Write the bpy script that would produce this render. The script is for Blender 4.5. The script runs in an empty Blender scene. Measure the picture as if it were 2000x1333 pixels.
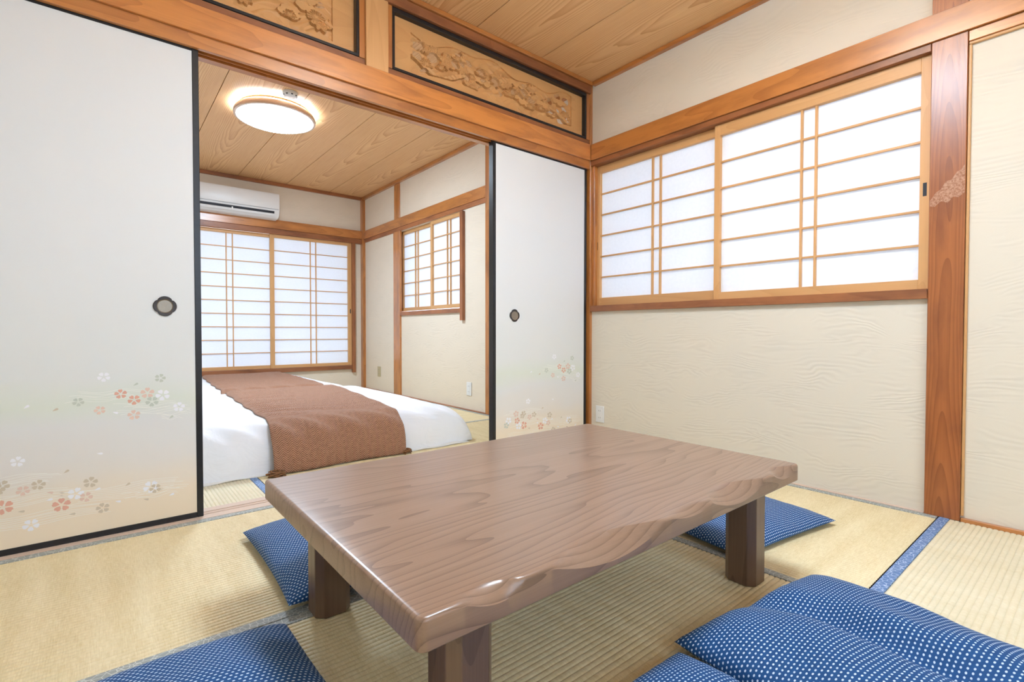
import bpy, bmesh, math, random
import numpy as np
from mathutils import Vector, Matrix
PI = math.pi
scn = bpy.context.scene
COL = scn.collection

# ------------------------------------------------------------------ camera
F_PX, YAW, PITCH, ROLL = 972.80185, 0.68914, 0.01984, 0.00071
CAM = Vector((-2.44495, -2.1704, 0.70721))
fw = Vector((math.sin(YAW)*math.cos(PITCH), math.cos(YAW)*math.cos(PITCH), -math.sin(PITCH)))
rt = Vector((math.cos(YAW), -math.sin(YAW), 0)); upv = rt.cross(fw)
r2 = rt*math.cos(ROLL) + upv*math.sin(ROLL); u2 = upv*math.cos(ROLL) - rt*math.sin(ROLL)
cd = bpy.data.cameras.new('camera'); cam = bpy.data.objects.new('camera', cd); COL.objects.link(cam)
m = Matrix((r2, u2, -fw)).transposed().to_4x4(); m.translation = CAM
cam.matrix_world = m
cd.sensor_width = 36; cd.sensor_fit = 'HORIZONTAL'; cd.lens = F_PX/2000*36
cd.clip_start = 0.02; cd.clip_end = 60
scn.camera = cam

# ------------------------------------------------------------------ world, exposure
w = bpy.data.worlds.new('world'); scn.world = w; w.use_nodes = True
bg = w.node_tree.nodes['Background']
bg.inputs[0].default_value = (0.66, 0.80, 1.0, 1); bg.inputs[1].default_value = 2.1
scn.view_settings.view_transform = 'Standard'; scn.view_settings.look = 'None'
scn.view_settings.gamma = 1; scn.view_settings.use_curve_mapping = False
scn.view_settings.exposure = 1.53
LAMP_STRENGTH = 33.0
LAMP_MAIN = 20.0

# ------------------------------------------------------------------ helpers
def lin(c):
    return tuple((x/12.92 if x <= 0.04045 else ((x+0.055)/1.055)**2.4) for x in [v/255 for v in c]) + (1,)

def tag(o, label=None, cat=None, group=None, kind=None):
    if label: o['label'] = label
    if cat: o['category'] = cat
    if group: o['group'] = group
    if kind: o['kind'] = kind
    return o

def empty(name, loc=(0, 0, 0), label=None, cat=None, group=None, kind=None):
    o = bpy.data.objects.new(name, None); COL.objects.link(o); o.location = loc
    o.empty_display_size = 0.05
    return tag(o, label, cat, group, kind)

def world_loc(o):
    v = Vector((0, 0, 0))
    while o is not None:
        v = v + Vector(o.location); o = o.parent
    return v

def link(name, me, mat, parent=None, loc=(0, 0, 0), smooth=False):
    """loc is a world position; parents here are never rotated unless noted"""
    o = bpy.data.objects.new(name, me); COL.objects.link(o)
    if mat is not None:
        for mm in (mat if isinstance(mat, (list, tuple)) else [mat]): me.materials.append(mm)
    loc = Vector(loc)
    if parent is not None:
        o.parent = parent; loc = loc - world_loc(parent)
    o.location = loc
    if smooth:
        me.polygons.foreach_set('use_smooth', [True]*len(me.polygons))
    return o

def bm_box(bm, x0, x1, y0, y1, z0, z1, bevel=0.0, seg=1):
    r = bmesh.ops.create_cube(bm, size=1)
    vs = r['verts']
    for v in vs:
        v.co = Vector(((x0+x1)/2+v.co.x*(x1-x0), (y0+y1)/2+v.co.y*(y1-y0), (z0+z1)/2+v.co.z*(z1-z0)))
    if bevel > 0:
        es = list({e for v in vs for e in v.link_edges})
        bmesh.ops.bevel(bm, geom=es, offset=bevel, segments=seg, profile=0.5, affect='EDGES')

def finish(bm, name, mat, parent=None, loc=(0, 0, 0), smooth=False):
    me = bpy.data.meshes.new(name); bm.normal_update(); bm.to_mesh(me); bm.free()
    return link(name, me, mat, parent, loc, smooth)

def box(name, mat, x0, x1, y0, y1, z0, z1, parent=None, bevel=0.0015):
    """one box, origin at its centre so that Object coordinates follow the timber"""
    c = Vector(((x0+x1)/2, (y0+y1)/2, (z0+z1)/2))
    bm = bmesh.new()
    hx, hy, hz = (x1-x0)/2, (y1-y0)/2, (z1-z0)/2
    b = min(bevel, hx*0.5, hy*0.5, hz*0.5)
    bm_box(bm, -hx, hx, -hy, hy, -hz, hz, b)
    return finish(bm, name, mat, parent, c)

def boxes(name, mat, lst, parent=None, bevel=0.0):
    bm = bmesh.new()
    x = [b for b in lst]
    c = Vector((sum((b[0]+b[1])/2 for b in x)/len(x), sum((b[2]+b[3])/2 for b in x)/len(x), sum((b[4]+b[5])/2 for b in x)/len(x)))
    for b in x:
        bm_box(bm, b[0]-c.x, b[1]-c.x, b[2]-c.y, b[3]-c.y, b[4]-c.z, b[5]-c.z, bevel)
    return finish(bm, name, mat, parent, c)

def grid_mesh(name, P, uv=None):
    """P: (n, m, 3) array"""
    n, mm = P.shape[:2]
    idx = np.arange(n*mm).reshape(n, mm)
    f = np.stack([idx[:-1, :-1], idx[1:, :-1], idx[1:, 1:], idx[:-1, 1:]], -1).reshape(-1, 4)
    me = bpy.data.meshes.new(name)
    me.from_pydata(P.reshape(-1, 3).tolist(), [], f.tolist())
    if uv is not None:
        lay = me.uv_layers.new(name='UV')
        U = uv.reshape(-1, 2)
        li = np.empty(len(me.loops), dtype=np.int32); me.loops.foreach_get('vertex_index', li)
        lay.data.foreach_set('uv', U[li].reshape(-1).astype(np.float32))
    return me

# ------------------------------------------------------------------ materials
class NT:
    def __init__(s, name):
        s.m = bpy.data.materials.new(name); s.m.use_nodes = True
        s.t = s.m.node_tree; s.n = s.t.nodes; s.l = s.t.links
        s.b = s.n['Principled BSDF']
    def node(s, t, **k):
        nd = s.n.new(t)
        for a, v in k.items(): setattr(nd, a, v)
        return nd
    def put(s, sock, v):
        if isinstance(v, bpy.types.NodeSocket): s.l.new(v, sock)
        else: sock.default_value = v
    def math(s, op, a, b=0.0, c=None, clamp=False):
        nd = s.node('ShaderNodeMath', operation=op, use_clamp=clamp)
        s.put(nd.inputs[0], a); s.put(nd.inputs[1], b)
        if c is not None: s.put(nd.inputs[2], c)
        return nd.outputs[0]
    def comb(s, x, y, z):
        nd = s.node('ShaderNodeCombineXYZ')
        s.put(nd.inputs[0], x); s.put(nd.inputs[1], y); s.put(nd.inputs[2], z)
        return nd.outputs[0]
    def obj(s, rnd=False):
        tc = s.node('ShaderNodeTexCoord'); v = tc.outputs['Object']
        sp = s.node('ShaderNodeSeparateXYZ'); s.l.new(v, sp.inputs[0])
        return sp.outputs[0], sp.outputs[1], sp.outputs[2], v
    def noise(s, vec, scale=1.0, detail=3.0, rough=0.55, dist=0.0):
        nd = s.node('ShaderNodeTexNoise')
        s.put(nd.inputs['Vector'], vec); nd.inputs['Scale'].default_value = scale
        nd.inputs['Detail'].default_value = detail; nd.inputs['Roughness'].default_value = rough
        nd.inputs['Distortion'].default_value = dist
        return nd.outputs['Fac']
    def ramp(s, f, stops):
        nd = s.node('ShaderNodeValToRGB'); s.put(nd.inputs[0], f)
        e = nd.color_ramp.elements
        while len(e) < len(stops): e.new(0.5)
        for el, (p, c) in zip(e, stops): el.position = p; el.color = c
        return nd.outputs[0]
    def mix(s, f, a, b, mode='MIX'):
        nd = s.node('ShaderNodeMix', data_type='RGBA', blend_type=mode)
        s.put(nd.inputs[0], f); s.put(nd.inputs[6], a); s.put(nd.inputs[7], b)
        return nd.outputs[2]
    def bump(s, h, strength=0.2, dist=0.001):
        nd = s.node('ShaderNodeBump'); s.put(nd.inputs['Height'], h)
        nd.inputs['Strength'].default_value = strength; nd.inputs['Distance'].default_value = dist
        s.l.new(nd.outputs[0], s.b.inputs['Normal']); return nd
    def set(s, **k):
        for a, v in k.items(): s.put(s.b.inputs[a.replace('_', ' ')], v)
        return s

def plain(name, rgb, rough=0.6, metal=0.0, spec=0.5, noise_amt=0.06, scale=20):
    t = NT(name); x, y, z, v = t.obj()
    n = t.noise(v, scale, 3)
    c = lin(rgb)
    d = tuple(max(0, k*(1-noise_amt*2)) for k in c[:3]) + (1,)
    t.put(t.b.inputs['Base Color'], t.ramp(n, [(0.3, d), (0.7, c)]))
    t.set(Roughness=rough, Metallic=metal); t.b.inputs['Specular IOR Level'].default_value = spec
    return t.m

def wood(name, light, dark, axis='x', k1=60.0, k2=3.0, k3=3.0, rough=0.3, coat=0.0, coatr=0.12, mott=0.35,
         fine=0.35, ringamt=0.55, vcen=0.0, mottc=None, bump=0.05, varname=None, ring_sharp=2.0, across=None, rndcol=0.25):
    t = NT(name); x, y, z, v = t.obj()
    oi = t.node('ShaderNodeObjectInfo').outputs['Random']
    c = {'x': x, 'y': y, 'z': z}
    U = t.math('ADD', c[axis], t.math('MULTIPLY', oi, 41.0))
    o = [q for q in 'xyz' if q != axis]
    if across: o = [across] + [q for q in o if q != across]
    V, W = c[o[0]], c[o[1]]
    Wr = t.math('ADD', W, t.math('MULTIPLY', oi, 7.0))
    low = t.noise(t.comb(t.math('MULTIPLY', U, 1.1), t.math('MULTIPLY', V, 7.0), t.math('MULTIPLY', Wr, 7.0)), 1.0, 2.0, 0.5)
    vc = t.math('ADD', V, t.math('MULTIPLY', t.math('SUBTRACT', oi, 0.5), vcen))
    r2_ = t.math('ADD', t.math('POWER', t.math('ABSOLUTE', vc), 2.0), t.math('MULTIPLY', t.math('POWER', t.math('ABSOLUTE', W), 2.0), 0.5))
    ring = t.math('ADD', t.math('ADD', t.math('MULTIPLY', r2_, k1), t.math('MULTIPLY', U, k2)), t.math('MULTIPLY', low, k3))
    fr = t.math('POWER', t.math('FRACT', ring), ring_sharp)
    wig = t.noise(t.comb(t.math('MULTIPLY', U, 4.0), t.math('MULTIPLY', V, 260.0), t.math('MULTIPLY', Wr, 260.0)), 1.0, 3.0, 0.6)
    mo = t.noise(t.comb(t.math('MULTIPLY', U, 2.2), t.math('MULTIPLY', V, 9.0), t.math('MULTIPLY', Wr, 9.0)), 1.3, 4.0, 0.6)
    g = t.math('ADD', t.math('MULTIPLY', fr, ringamt), t.math('MULTIPLY', wig, fine))
    L, D = lin(light), lin(dark)
    col = t.mix(t.math('MULTIPLY', g, 1.0, clamp=True), L, D)
    mc = lin(mottc) if mottc else D
    mf = t.math('MULTIPLY', t.math('SUBTRACT', mo, 0.45, clamp=True), mott*4, clamp=True)
    col = t.mix(mf, col, mc)
    rv = t.math('ADD', t.math('MULTIPLY', oi, rndcol), 1.0-rndcol/2)
    hs = t.node('ShaderNodeHueSaturation'); t.put(hs.inputs['Value'], rv); t.put(hs.inputs['Color'], col)
    t.put(t.b.inputs['Base Color'], hs.outputs[0])
    t.set(Roughness=t.math('ADD', t.math('MULTIPLY', wig, 0.12), rough-0.06))
    if coat: t.b.inputs['Coat Weight'].default_value = coat; t.b.inputs['Coat Roughness'].default_value = coatr
    t.bump(t.math('ADD', wig, t.math('MULTIPLY', fr, 0.5)), bump, 0.002)
    return t.m

M = {}
BEAM = dict(light=(214, 140, 70), dark=(158, 88, 36), k1=300, k2=1.2, k3=6, rough=0.38, coat=1.0, coatr=0.23, mott=0.55, mottc=(126, 68, 34), fine=0.35, ringamt=0.35)
for a in 'xyz': M['beam_'+a] = wood('varnished_beam_'+a, axis=a, **BEAM)
DARK = dict(light=(176, 112, 70), dark=(136, 82, 48), k1=300, k2=1.2, k3=6, rough=0.4, coat=0.1, mott=0.6, mottc=(96, 56, 40), fine=0.35, ringamt=0.35)
for a in 'xyz': M['dark_'+a] = wood('dark_stained_timber_'+a, axis=a, **DARK)
POST = dict(light=(186, 112, 60), dark=(124, 66, 32), k1=1300, k2=3.0, k3=7.0, rough=0.34, coat=0.35, coatr=0.27, mott=0.5, mottc=(112, 58, 36), fine=0.4, ringamt=0.42, across='y', rndcol=0.05)
M['post'] = wood('varnished_post_z', axis='z', **POST)
FR = dict(light=(224, 174, 118), dark=(196, 140, 82), k1=300, k2=1, k3=5, rough=0.45, mott=0.15, fine=0.35, ringamt=0.25, rndcol=0.08)
for a in 'xyz': M['frame_'+a] = wood('pale_frame_wood_'+a, axis=a, **FR)
PL = dict(light=(255, 216, 160), dark=(204, 138, 84), axis='y', k1=330, k2=3.0, k3=5.0, rough=0.45, mott=0.12, fine=0.6, ringamt=0.5, ring_sharp=2.5, vcen=0.08, rndcol=0.08, bump=0.02)
M['plank'] = wood('ceiling_cedar_plank', **PL)
M['ranma'] = wood('transom_board_wood', light=(224, 172, 112), dark=(200, 142, 86), axis='x', k1=60, k2=3, k3=4, rough=0.45, mott=0.2, fine=0.3, ringamt=0.25, rndcol=0.05)
M['table'] = wood('brown_table_wood', light=(156, 126, 104), dark=(98, 72, 56), axis='x', k1=95, k2=3.0, k3=8.0, rough=0.34, coat=0.3, coatr=0.2, mott=0.0, fine=0.42, ringamt=0.5, ring_sharp=4.0, rndcol=0.0, bump=0.02)
M['tleg'] = wood('brown_table_leg_wood', light=(122, 94, 74), dark=(84, 62, 48), axis='z', k1=300, k2=0.6, k3=4, rough=0.35, coat=0.2, mott=0.1, fine=0.6, ringamt=0.4, rndcol=0.0)
M['sill'] = wood('worn_sill_wood', light=(226, 204, 186), dark=(200, 164, 142), axis='x', k1=300, k2=1, k3=5, rough=0.4, fine=0.35, ringamt=0.2, mott=0.1, rndcol=0)
M['black'] = plain('black_lacquer', (34, 34, 38), 0.32, noise_amt=0.15, scale=60)
M['pull_rim'] = plain('dark_bronze', (70, 66, 66), 0.45, metal=0.4, scale=200)
M['pull_cup'] = plain('worn_bronze_cup', (160, 150, 136), 0.4, metal=0.6, scale=200)
M['white_plastic'] = plain('white_plastic', (236, 236, 236), 0.35, noise_amt=0.005)
M['beige_plastic'] = plain('beige_plastic', (196, 182, 146), 0.4, noise_amt=0.01)
M['grey_plastic'] = plain('grey_plastic', (150, 150, 152), 0.4, noise_amt=0.01)
M['vent_dark'] = plain('dark_vent', (30, 32, 42), 0.5, noise_amt=0.02)
M['socket'] = plain('socket_slot', (120, 118, 114), 0.5, noise_amt=0.02)
M['void'] = plain('dark_gap', (70, 44, 26), 0.9)
M['lamp_rim'] = plain('pale_wood_lamp_rim', (206, 178, 160), 0.4, noise_amt=0.03)
M['tassel'] = plain('brown_cord', (150, 104, 68), 0.85, noise_amt=0.15, scale=300)

def plaster(name, rgb, axis):
    t = NT(name); x, y, z, v = t.obj()
    a = x if axis == 'x' else y
    q = t.comb(t.math('MULTIPLY', a, 2.0), t.math('MULTIPLY', z, 5.0), 0.0)
    n = t.noise(q, 1.0, 3.0, 0.5, 0.6)
    ln = t.math('SINE', t.math('ADD', t.math('MULTIPLY', n, 90.0), t.math('MULTIPLY', z, 300.0)))
    msk = t.noise(t.comb(t.math('MULTIPLY', a, 5.0), t.math('MULTIPLY', z, 9.0), 3.0), 1.0, 2.0)
    msk = t.math('MULTIPLY', t.math('SUBTRACT', msk, 0.42, clamp=True), 5.0, clamp=True)
    fine = t.noise(v, 350, 2)
    h = t.math('ADD', t.math('MULTIPLY', ln, msk), t.math('MULTIPLY', fine, 0.4))
    c = lin(rgb); d = tuple(k*0.97 for k in c[:3])+(1,)
    t.put(t.b.inputs['Base Color'], t.mix(t.math('MULTIPLY', t.math('MULTIPLY', t.math('ADD', ln, 1.0), 0.5), msk), c, d))
    t.set(Roughness=0.8); t.bump(h, 0.18, 0.002)
    return t.m
M['wall_y'] = plaster('cream_combed_plaster_y', (230, 221, 205), 'y')
M['wall_x'] = plaster('cream_combed_plaster_x', (234, 225, 208), 'x')
M['bwall_y'] = plaster('warm_combed_plaster_y', (236, 223, 204), 'y')
M['bwall_x'] = plaster('warm_combed_plaster_x', (236, 223, 204), 'x')

def paper():
    t = NT('shoji_paper'); x, y, z, v = t.obj()
    n = t.noise(v, 60, 4)
    c1, c2 = (0.885, 0.895, 0.925, 1), (0.91, 0.92, 0.945, 1)
    col = t.ramp(n, [(0.35, c1), (0.65, c2)])
    df = t.node('ShaderNodeBsdfDiffuse'); tr = t.node('ShaderNodeBsdfTranslucent')
    t.put(df.inputs[0], col); t.put(tr.inputs[0], col)
    mx = t.node('ShaderNodeMixShader'); mx.inputs[0].default_value = 0.21
    t.l.new(df.outputs[0], mx.inputs[1]); t.l.new(tr.outputs[0], mx.inputs[2])
    out = t.n['Material Output']; t.l.new(mx.outputs[0], out.inputs[0]); t.n.remove(t.b)
    return t.m
M['paper'] = paper()

def glass():
    t = NT('fill_window_glass'); a = t.node('ShaderNodeBsdfTransparent'); g = t.node('ShaderNodeBsdfGlossy')
    g.inputs['Roughness'].default_value = 0.02; a.inputs[0].default_value = (0.95, 0.97, 0.97, 1)
    mx = t.node('ShaderNodeMixShader'); mx.inputs[0].default_value = 0.06
    t.l.new(a.outputs[0], mx.inputs[1]); t.l.new(g.outputs[0], mx.inputs[2]); t.l.new(mx.outputs[0], t.n['Material Output'].inputs[0]); t.n.remove(t.b)
    return t.m
M['glass_pane'] = glass()

def fusuma_paper():
    # printed paper: bluish white, a faint green band, warm cream at the foot (object z = height above the floor)
    t = NT('printed_sliding_door_paper'); x, y, z, v = t.obj()
    n = t.noise(t.comb(t.math('MULTIPLY', x, 1.5), 0.0, t.math('MULTIPLY', z, 4.0)), 1.0, 2.0)
    zz = t.math('ADD', z, t.math('MULTIPLY', t.math('SUBTRACT', n, 0.5), 0.25))
    col = t.ramp(t.math('DIVIDE', zz, 1.0, clamp=True), [(0.0, lin((242, 226, 200))), (0.14, lin((240, 226, 206))),
        (0.27, lin((230, 226, 222))), (0.36, lin((228, 228, 228))), (0.46, lin((226, 231, 220))), (0.56, lin((229, 231, 230))), (1.0, lin((230, 232, 234)))])
    t.put(t.b.inputs['Base Color'], col)
    t.set(Roughness=0.6)
    f = t.noise(v, 500, 2); t.bump(f, 0.08, 0.001)
    return t.m
M['fusuma'] = fusuma_paper()
for k, c in dict(w=(246, 246, 252), s=(231, 176, 156), p=(233, 204, 190), t=(213, 199, 178), g=(204, 210, 198), l=(250, 249, 243)).items():
    M['ink_'+k] = plain('print_ink_'+k, c, 0.6, noise_amt=0.02)

def tatami(name, c1, c2, along):
    # ridges themselves are geometry; rush fibres run across them
    t = NT(name); x, y, z, v = t.obj()
    U, V = (x, y) if along == 'x' else (y, x)
    f = t.noise(t.comb(t.math('MULTIPLY', U, 420.0), t.math('MULTIPLY', V, 25.0), 0.0), 1.0, 3.0, 0.6)
    g = t.noise(t.comb(t.math('MULTIPLY', U, 90.0), t.math('MULTIPLY', V, 130.0), 5.0), 1.0, 2.0, 0.6)
    b = t.noise(t.comb(t.math('MULTIPLY', U, 18.0), t.math('MULTIPLY', V, 1.6), 2.0), 1.0, 3.0, 0.6)
    k = t.math('ADD', t.math('ADD', t.math('MULTIPLY', f, 0.45), t.math('MULTIPLY', g, 0.25)), t.math('MULTIPLY', b, 0.35))
    t.put(t.b.inputs['Base Color'], t.ramp(k, [(0.35, lin(c2)), (0.68, lin(c1))]))
    t.set(Roughness=0.5); t.b.inputs['Specular IOR Level'].default_value = 0.35
    t.bump(t.math('ADD', f, g), 0.25, 0.001)
    return t.m
for a in 'xy':
    M['tatami_'+a] = tatami('golden_rush_'+a, (240, 225, 188), (212, 190, 140), a)
    M['pale_tatami_'+a] = tatami('pale_rush_'+a, (240, 231, 206), (222, 208, 172), a)

def heri(name, c1, c2):
    t = NT(name); x, y, z, v = t.obj()
    vo = t.node('ShaderNodeTexVoronoi', feature='DISTANCE_TO_EDGE'); t.put(vo.inputs['Vector'], v); vo.inputs['Scale'].default_value = 70
    e = t.math('LESS_THAN', vo.outputs['Distance'], 0.05)
    n = t.noise(v, 250, 2)
    c = t.mix(e, t.mix(n, lin(c1), tuple(k*0.8 for k in lin(c1)[:3])+(1,)), lin(c2))
    t.put(t.b.inputs['Base Color'], c); t.set(Roughness=0.55)
    return t.m
M['heri_blue'] = heri('blue_border_cloth', (98, 134, 188), (176, 194, 222))
M['heri_grey'] = heri('grey_border_cloth', (160, 163, 158), (198, 200, 194))

def dotted():
    t = NT('indigo_dotted_cotton')
    uvn = t.node('ShaderNodeUVMap'); sp = t.node('ShaderNodeSeparateXYZ'); t.l.new(uvn.outputs[0], sp.inputs[0])
    tc = t.node('ShaderNodeTexCoord')
    wn = t.noise(uvn.outputs[0], 40, 2)
    U = t.math('ADD', sp.outputs[0], t.math('MULTIPLY', t.math('SUBTRACT', wn, 0.5), 0.004)); V = sp.outputs[1]
    PX, PY = 0.0100, 0.0088
    row = t.math('FLOOR', t.math('DIVIDE', V, PY))
    odd = t.math('MULTIPLY', t.math('FLOORED_MODULO', row, 2.0), 0.5)
    u = t.math('SUBTRACT', t.math('FRACT', t.math('ADD', t.math('DIVIDE', U, PX), odd)), 0.5)
    vv = t.math('SUBTRACT', t.math('FRACT', t.math('DIVIDE', V, PY)), 0.5)
    d = t.math('SQRT', t.math('ADD', t.math('POWER', t.math('MULTIPLY', u, PX/0.0025), 2.0), t.math('POWER', t.math('MULTIPLY', vv, PY/0.0017), 2.0)))
    dot = t.math('SUBTRACT', 1.0, t.math('MULTIPLY', t.math('SUBTRACT', d, 0.8), 2.5, clamp=True), clamp=True)
    n = t.noise(uvn.outputs[0], 90, 3, 0.6)
    b = t.mix(n, lin((5, 56, 108)), lin((14, 84, 144)))
    t.put(t.b.inputs['Base Color'], t.mix(t.math('MULTIPLY', dot, 0.92), b, lin((206, 224, 244))))
    t.set(Roughness=0.8)
    wv = t.noise(uvn.outputs[0], 900, 1); t.bump(wv, 0.2, 0.001)
    return t.m
M['cushion'] = dotted()

def linen(name, rgb, amt=0.03):
    t = NT(name); x, y, z, v = t.obj()
    n = t.noise(v, 3.0, 4, 0.6, 0.8)
    c = lin(rgb); d = tuple(k*(1-amt) for k in c[:3])+(1,)
    t.put(t.b.inputs['Base Color'], t.mix(n, c, d)); t.set(Roughness=0.75)
    h = t.noise(t.comb(t.math('MULTIPLY', x, 6), t.math('MULTIPLY', y, 5), t.math('MULTIPLY', z, 7)), 1.0, 4, 0.55, 1.2)
    t.bump(h, 0.5, 0.02)
    return t.m
M['linen'] = linen('white_cotton', (240, 241, 246))
M['sheet'] = linen('white_sheet', (234, 232, 228))

def knit():
    t = NT('brown_herringbone_weave')
    uvn = t.node('ShaderNodeUVMap'); sp = t.node('ShaderNodeSeparateXYZ'); t.l.new(uvn.outputs[0], sp.inputs[0])
    U, V = sp.outputs[0], sp.outputs[1]
    zig = t.math('PINGPONG', U, 0.022)
    s = t.math('SINE', t.math('MULTIPLY', t.math('ADD', V, zig), 2*PI/0.011))
    n = t.noise(uvn.outputs[0], 60, 4, 0.6)
    f = t.math('ADD', t.math('MULTIPLY', t.math('ADD', s, 1.0), 0.27), t.math('MULTIPLY', n, 0.45))
    t.put(t.b.inputs['Base Color'], t.ramp(f, [(0.15, lin((112, 70, 48))), (0.8, lin((198, 148, 118)))]))
    t.set(Roughness=0.9); t.b.inputs['Sheen Weight'].default_value = 0.2
    t.bump(t.math('ADD', s, t.math('MULTIPLY', n, 2.0)), 0.5, 0.003)
    return t.m
M['knit'] = knit()

def emit(name, strength, rgb=(0.655, 0.825, 1.0, 1)):
    t = NT(name); t.b.inputs['Emission Color'].default_value = rgb; t.b.inputs['Emission Strength'].default_value = strength
    t.b.inputs['Base Color'].default_value = (0.9, 0.9, 0.9, 1); return t.m
M['lamp'] = emit('lit_lamp_diffuser', LAMP_STRENGTH)
M['lamp2'] = emit('lit_lamp_diffuser_main', LAMP_MAIN)

# ------------------------------------------------------------------ room shell
ZC, ZB = 2.31, 2.362          # ceilings: sitting room, bedroom
YB, XB = 3.83, 0.09           # bedroom far wall, bedroom right wall (plaster faces)
XW = 0.03                     # sitting room right wall plaster
XL, YN = -2.92, -4.0

def S(o, label, cat): return tag(o, label, cat, kind='structure')

# floor with tatami mats
floor = S(boxes('floor', M['void'], [(XL-0.1, XW+0.2, YN-0.1, YB+0.1, -0.12, -0.03)]), 'tatami floor of both rooms with cloth-edged rush mats', 'floor')

def mat(x0, x1, y0, y1, along, pale=False, borders=True):
    """a tatami mat: ridged rush surface running 'along' with cloth borders on its two long edges"""
    bw = 0.030 if borders else 0.0
    cx, cy = (x0+x1)/2, (y0+y1)/2
    L, W = (x1-x0, y1-y0) if along == 'x' else (y1-y0, x1-x0)
    L -= 0.002; W -= 0.002
    n = max(4, int(round((W-2*bw)/0.0148)))
    p = (W-2*bw)/n
    prof = [(0.0, -0.0030), (0.10, -0.0013), (0.28, -0.0002), (0.5, 0.0002), (0.72, -0.0002), (0.90, -0.0013)]
    pts = [(-W/2+bw, -0.03)]
    for i in range(n):
        for s, h in prof: pts.append((-W/2+bw+(i+s)*p, h))
    pts += [(W/2-bw, -0.0030), (W/2-bw, -0.03)]
    A = np.zeros((2, len(pts), 3))
    for j, u in enumerate((-L/2, L/2)):
        for i, (vv, h) in enumerate(pts):
            A[j, i] = (u, vv, h) if along == 'x' else (vv, u, h)
    if along == 'x': A = A[:, ::1]
    else: A = A[::-1]
    me = grid_mesh('tatami_mat', A)
    mt = link('tatami_mat', me, M[('pale_tatami_' if pale else 'tatami_')+along], floor, (cx, cy, 0), smooth=True)
    me.set_sharp_from_angle(angle=1.2)
    # end faces hidden against neighbours
    if borders:
        hm = M['heri_blue'] if pale else M['heri_grey']
        for s in (-1, 1):
            a0, a1 = (W/2-bw, W/2) if s > 0 else (-W/2, -W/2+bw)
            b = (-L/2, L/2, a0, a1) if along == 'x' else (a0, a1, -L/2, L/2)
            o = box('cloth_border', hm, cx+b[0], cx+b[1], cy+b[2], cy+b[3], -0.03, 0.0012, mt, 0.0008)
    return mt

X1 = -0.955
mat(X1-1.86, X1, -0.880, -0.002, 'x')                  # beside the sliding doors
mat(X1, 0.012, -1.748, -0.002, 'y')                    # beside the right wall
mat(X1-1.86, X1, -1.765, -0.882, 'x')                  # under the table
mat(-1.83, 0.012, -2.66, -1.750, 'x', pale=True)       # at the right, blue border
mat(-2.82, -1.832, -3.60, -1.768, 'y')
mat(-1.83, 0.012, -3.60, -2.662, 'x')
# bedroom mats
mat(-1.872, 0.062, 0.125, 1.035, 'x')
mat(-2.82, -1.874, 0.125, 1.96, 'y', pale=True)
mat(-0.88, 0.062, 1.037, 2.89, 'y')
mat(-1.872, -0.882, 1.037, 2.89, 'y')
mat(-2.82, 0.062, 2.892, 3.81, 'x')

# right wall (both rooms have their own plaster plane)
T = 0.10
wr = S(boxes('wall_right', M['wall_y'], [
    (XW, XW+T, -1.76, 0.06, -0.03, 0.845), (XW, XW+T, -1.76, 0.06, 1.80, ZC+0.06),
    (XW, XW+T, YN-0.1, -1.76, -0.03, ZC+0.06), (XW, XW+T, 0.0135, 0.06, 0.845, 1.80)]),
    'cream plaster wall with combed wave relief around the wide paper window', 'wall')
S(boxes('wall_bedroom_right', M['bwall_y'], [
    (XB, XB+T, 0.062, YB+0.1, -0.03, 0.90), (XB, XB+T, 0.062, YB+0.1, 1.80, ZB+0.06),
    (XB, XB+T, 0.062, 1.60, 0.90, 1.80), (XB, XB+T, 2.885, YB+0.1, 0.90, 1.80)]),
    'warm cream plaster side wall of the bedroom around its small paper window', 'wall')
S(boxes('wall_far', M['bwall_x'], [
    (XL, XB, YB, YB+T, -0.03, 0.26), (XL, XB, YB, YB+T, 1.79, ZB+0.06),
    (-0.06, XB, YB, YB+T, 0.26, 1.79), (XL, -1.84, YB, YB+T, 0.26, 1.79)]),
    'warm cream plaster far wall of the bedroom around its wide paper window', 'wall')
S(box('wall_left', M['wall_y'], XL-T, XL, YN, YB+0.1, -0.03, ZB+0.06), 'cream plaster wall on the left, outside the picture', 'wall')
S(boxes('wall_near', M['wall_x'], [(XL-T, -2.85, YN-T, YN, -0.03, ZB+0.06), (-0.90, XW, YN-T, YN, -0.03, ZB+0.06), (-2.85, -0.90, YN-T, YN, 2.20, ZB+0.06), (-2.85, -0.90, YN-T, YN, -0.03, 0.85)]), 'cream plaster wall behind the camera around the added fill-light window', 'wall')

# ceilings: planks separated by real gaps
ce = S(box('ceiling', M['void'], XL-0.1, XW+0.1, YN-0.1, 0.02, ZC+0.022, ZC+0.06), 'sitting room ceiling of wide cedar planks', 'ceiling')
edges = [XL-0.02, -2.75, -2.285, -1.82, -1.365, -0.90, -0.435, XW+0.03]
for a, b in zip(edges[:-1], edges[1:]):
    box('ceiling_plank', M['plank'], a+0.0022, b-0.0022, YN-0.05, 0.02, ZC, ZC+0.021, ce, 0.001)
cb = S(box('ceiling', M['void'], XL-0.1, XB+0.1, 0.05, YB+0.1, ZB+0.022, ZB+0.06), 'bedroom ceiling of wide cedar planks around the round lamp', 'ceiling')
edges = [XL-0.02, -2.79, -2.295, -1.80, -1.305, -0.82, -0.335, XB+0.03]
for a, b in zip(edges[:-1], edges[1:]):
    box('ceiling_plank', M['plank'], a+0.0022, b-0.0022, 0.06, YB+0.02, ZB, ZB+0.021, cb, 0.001)

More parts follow.
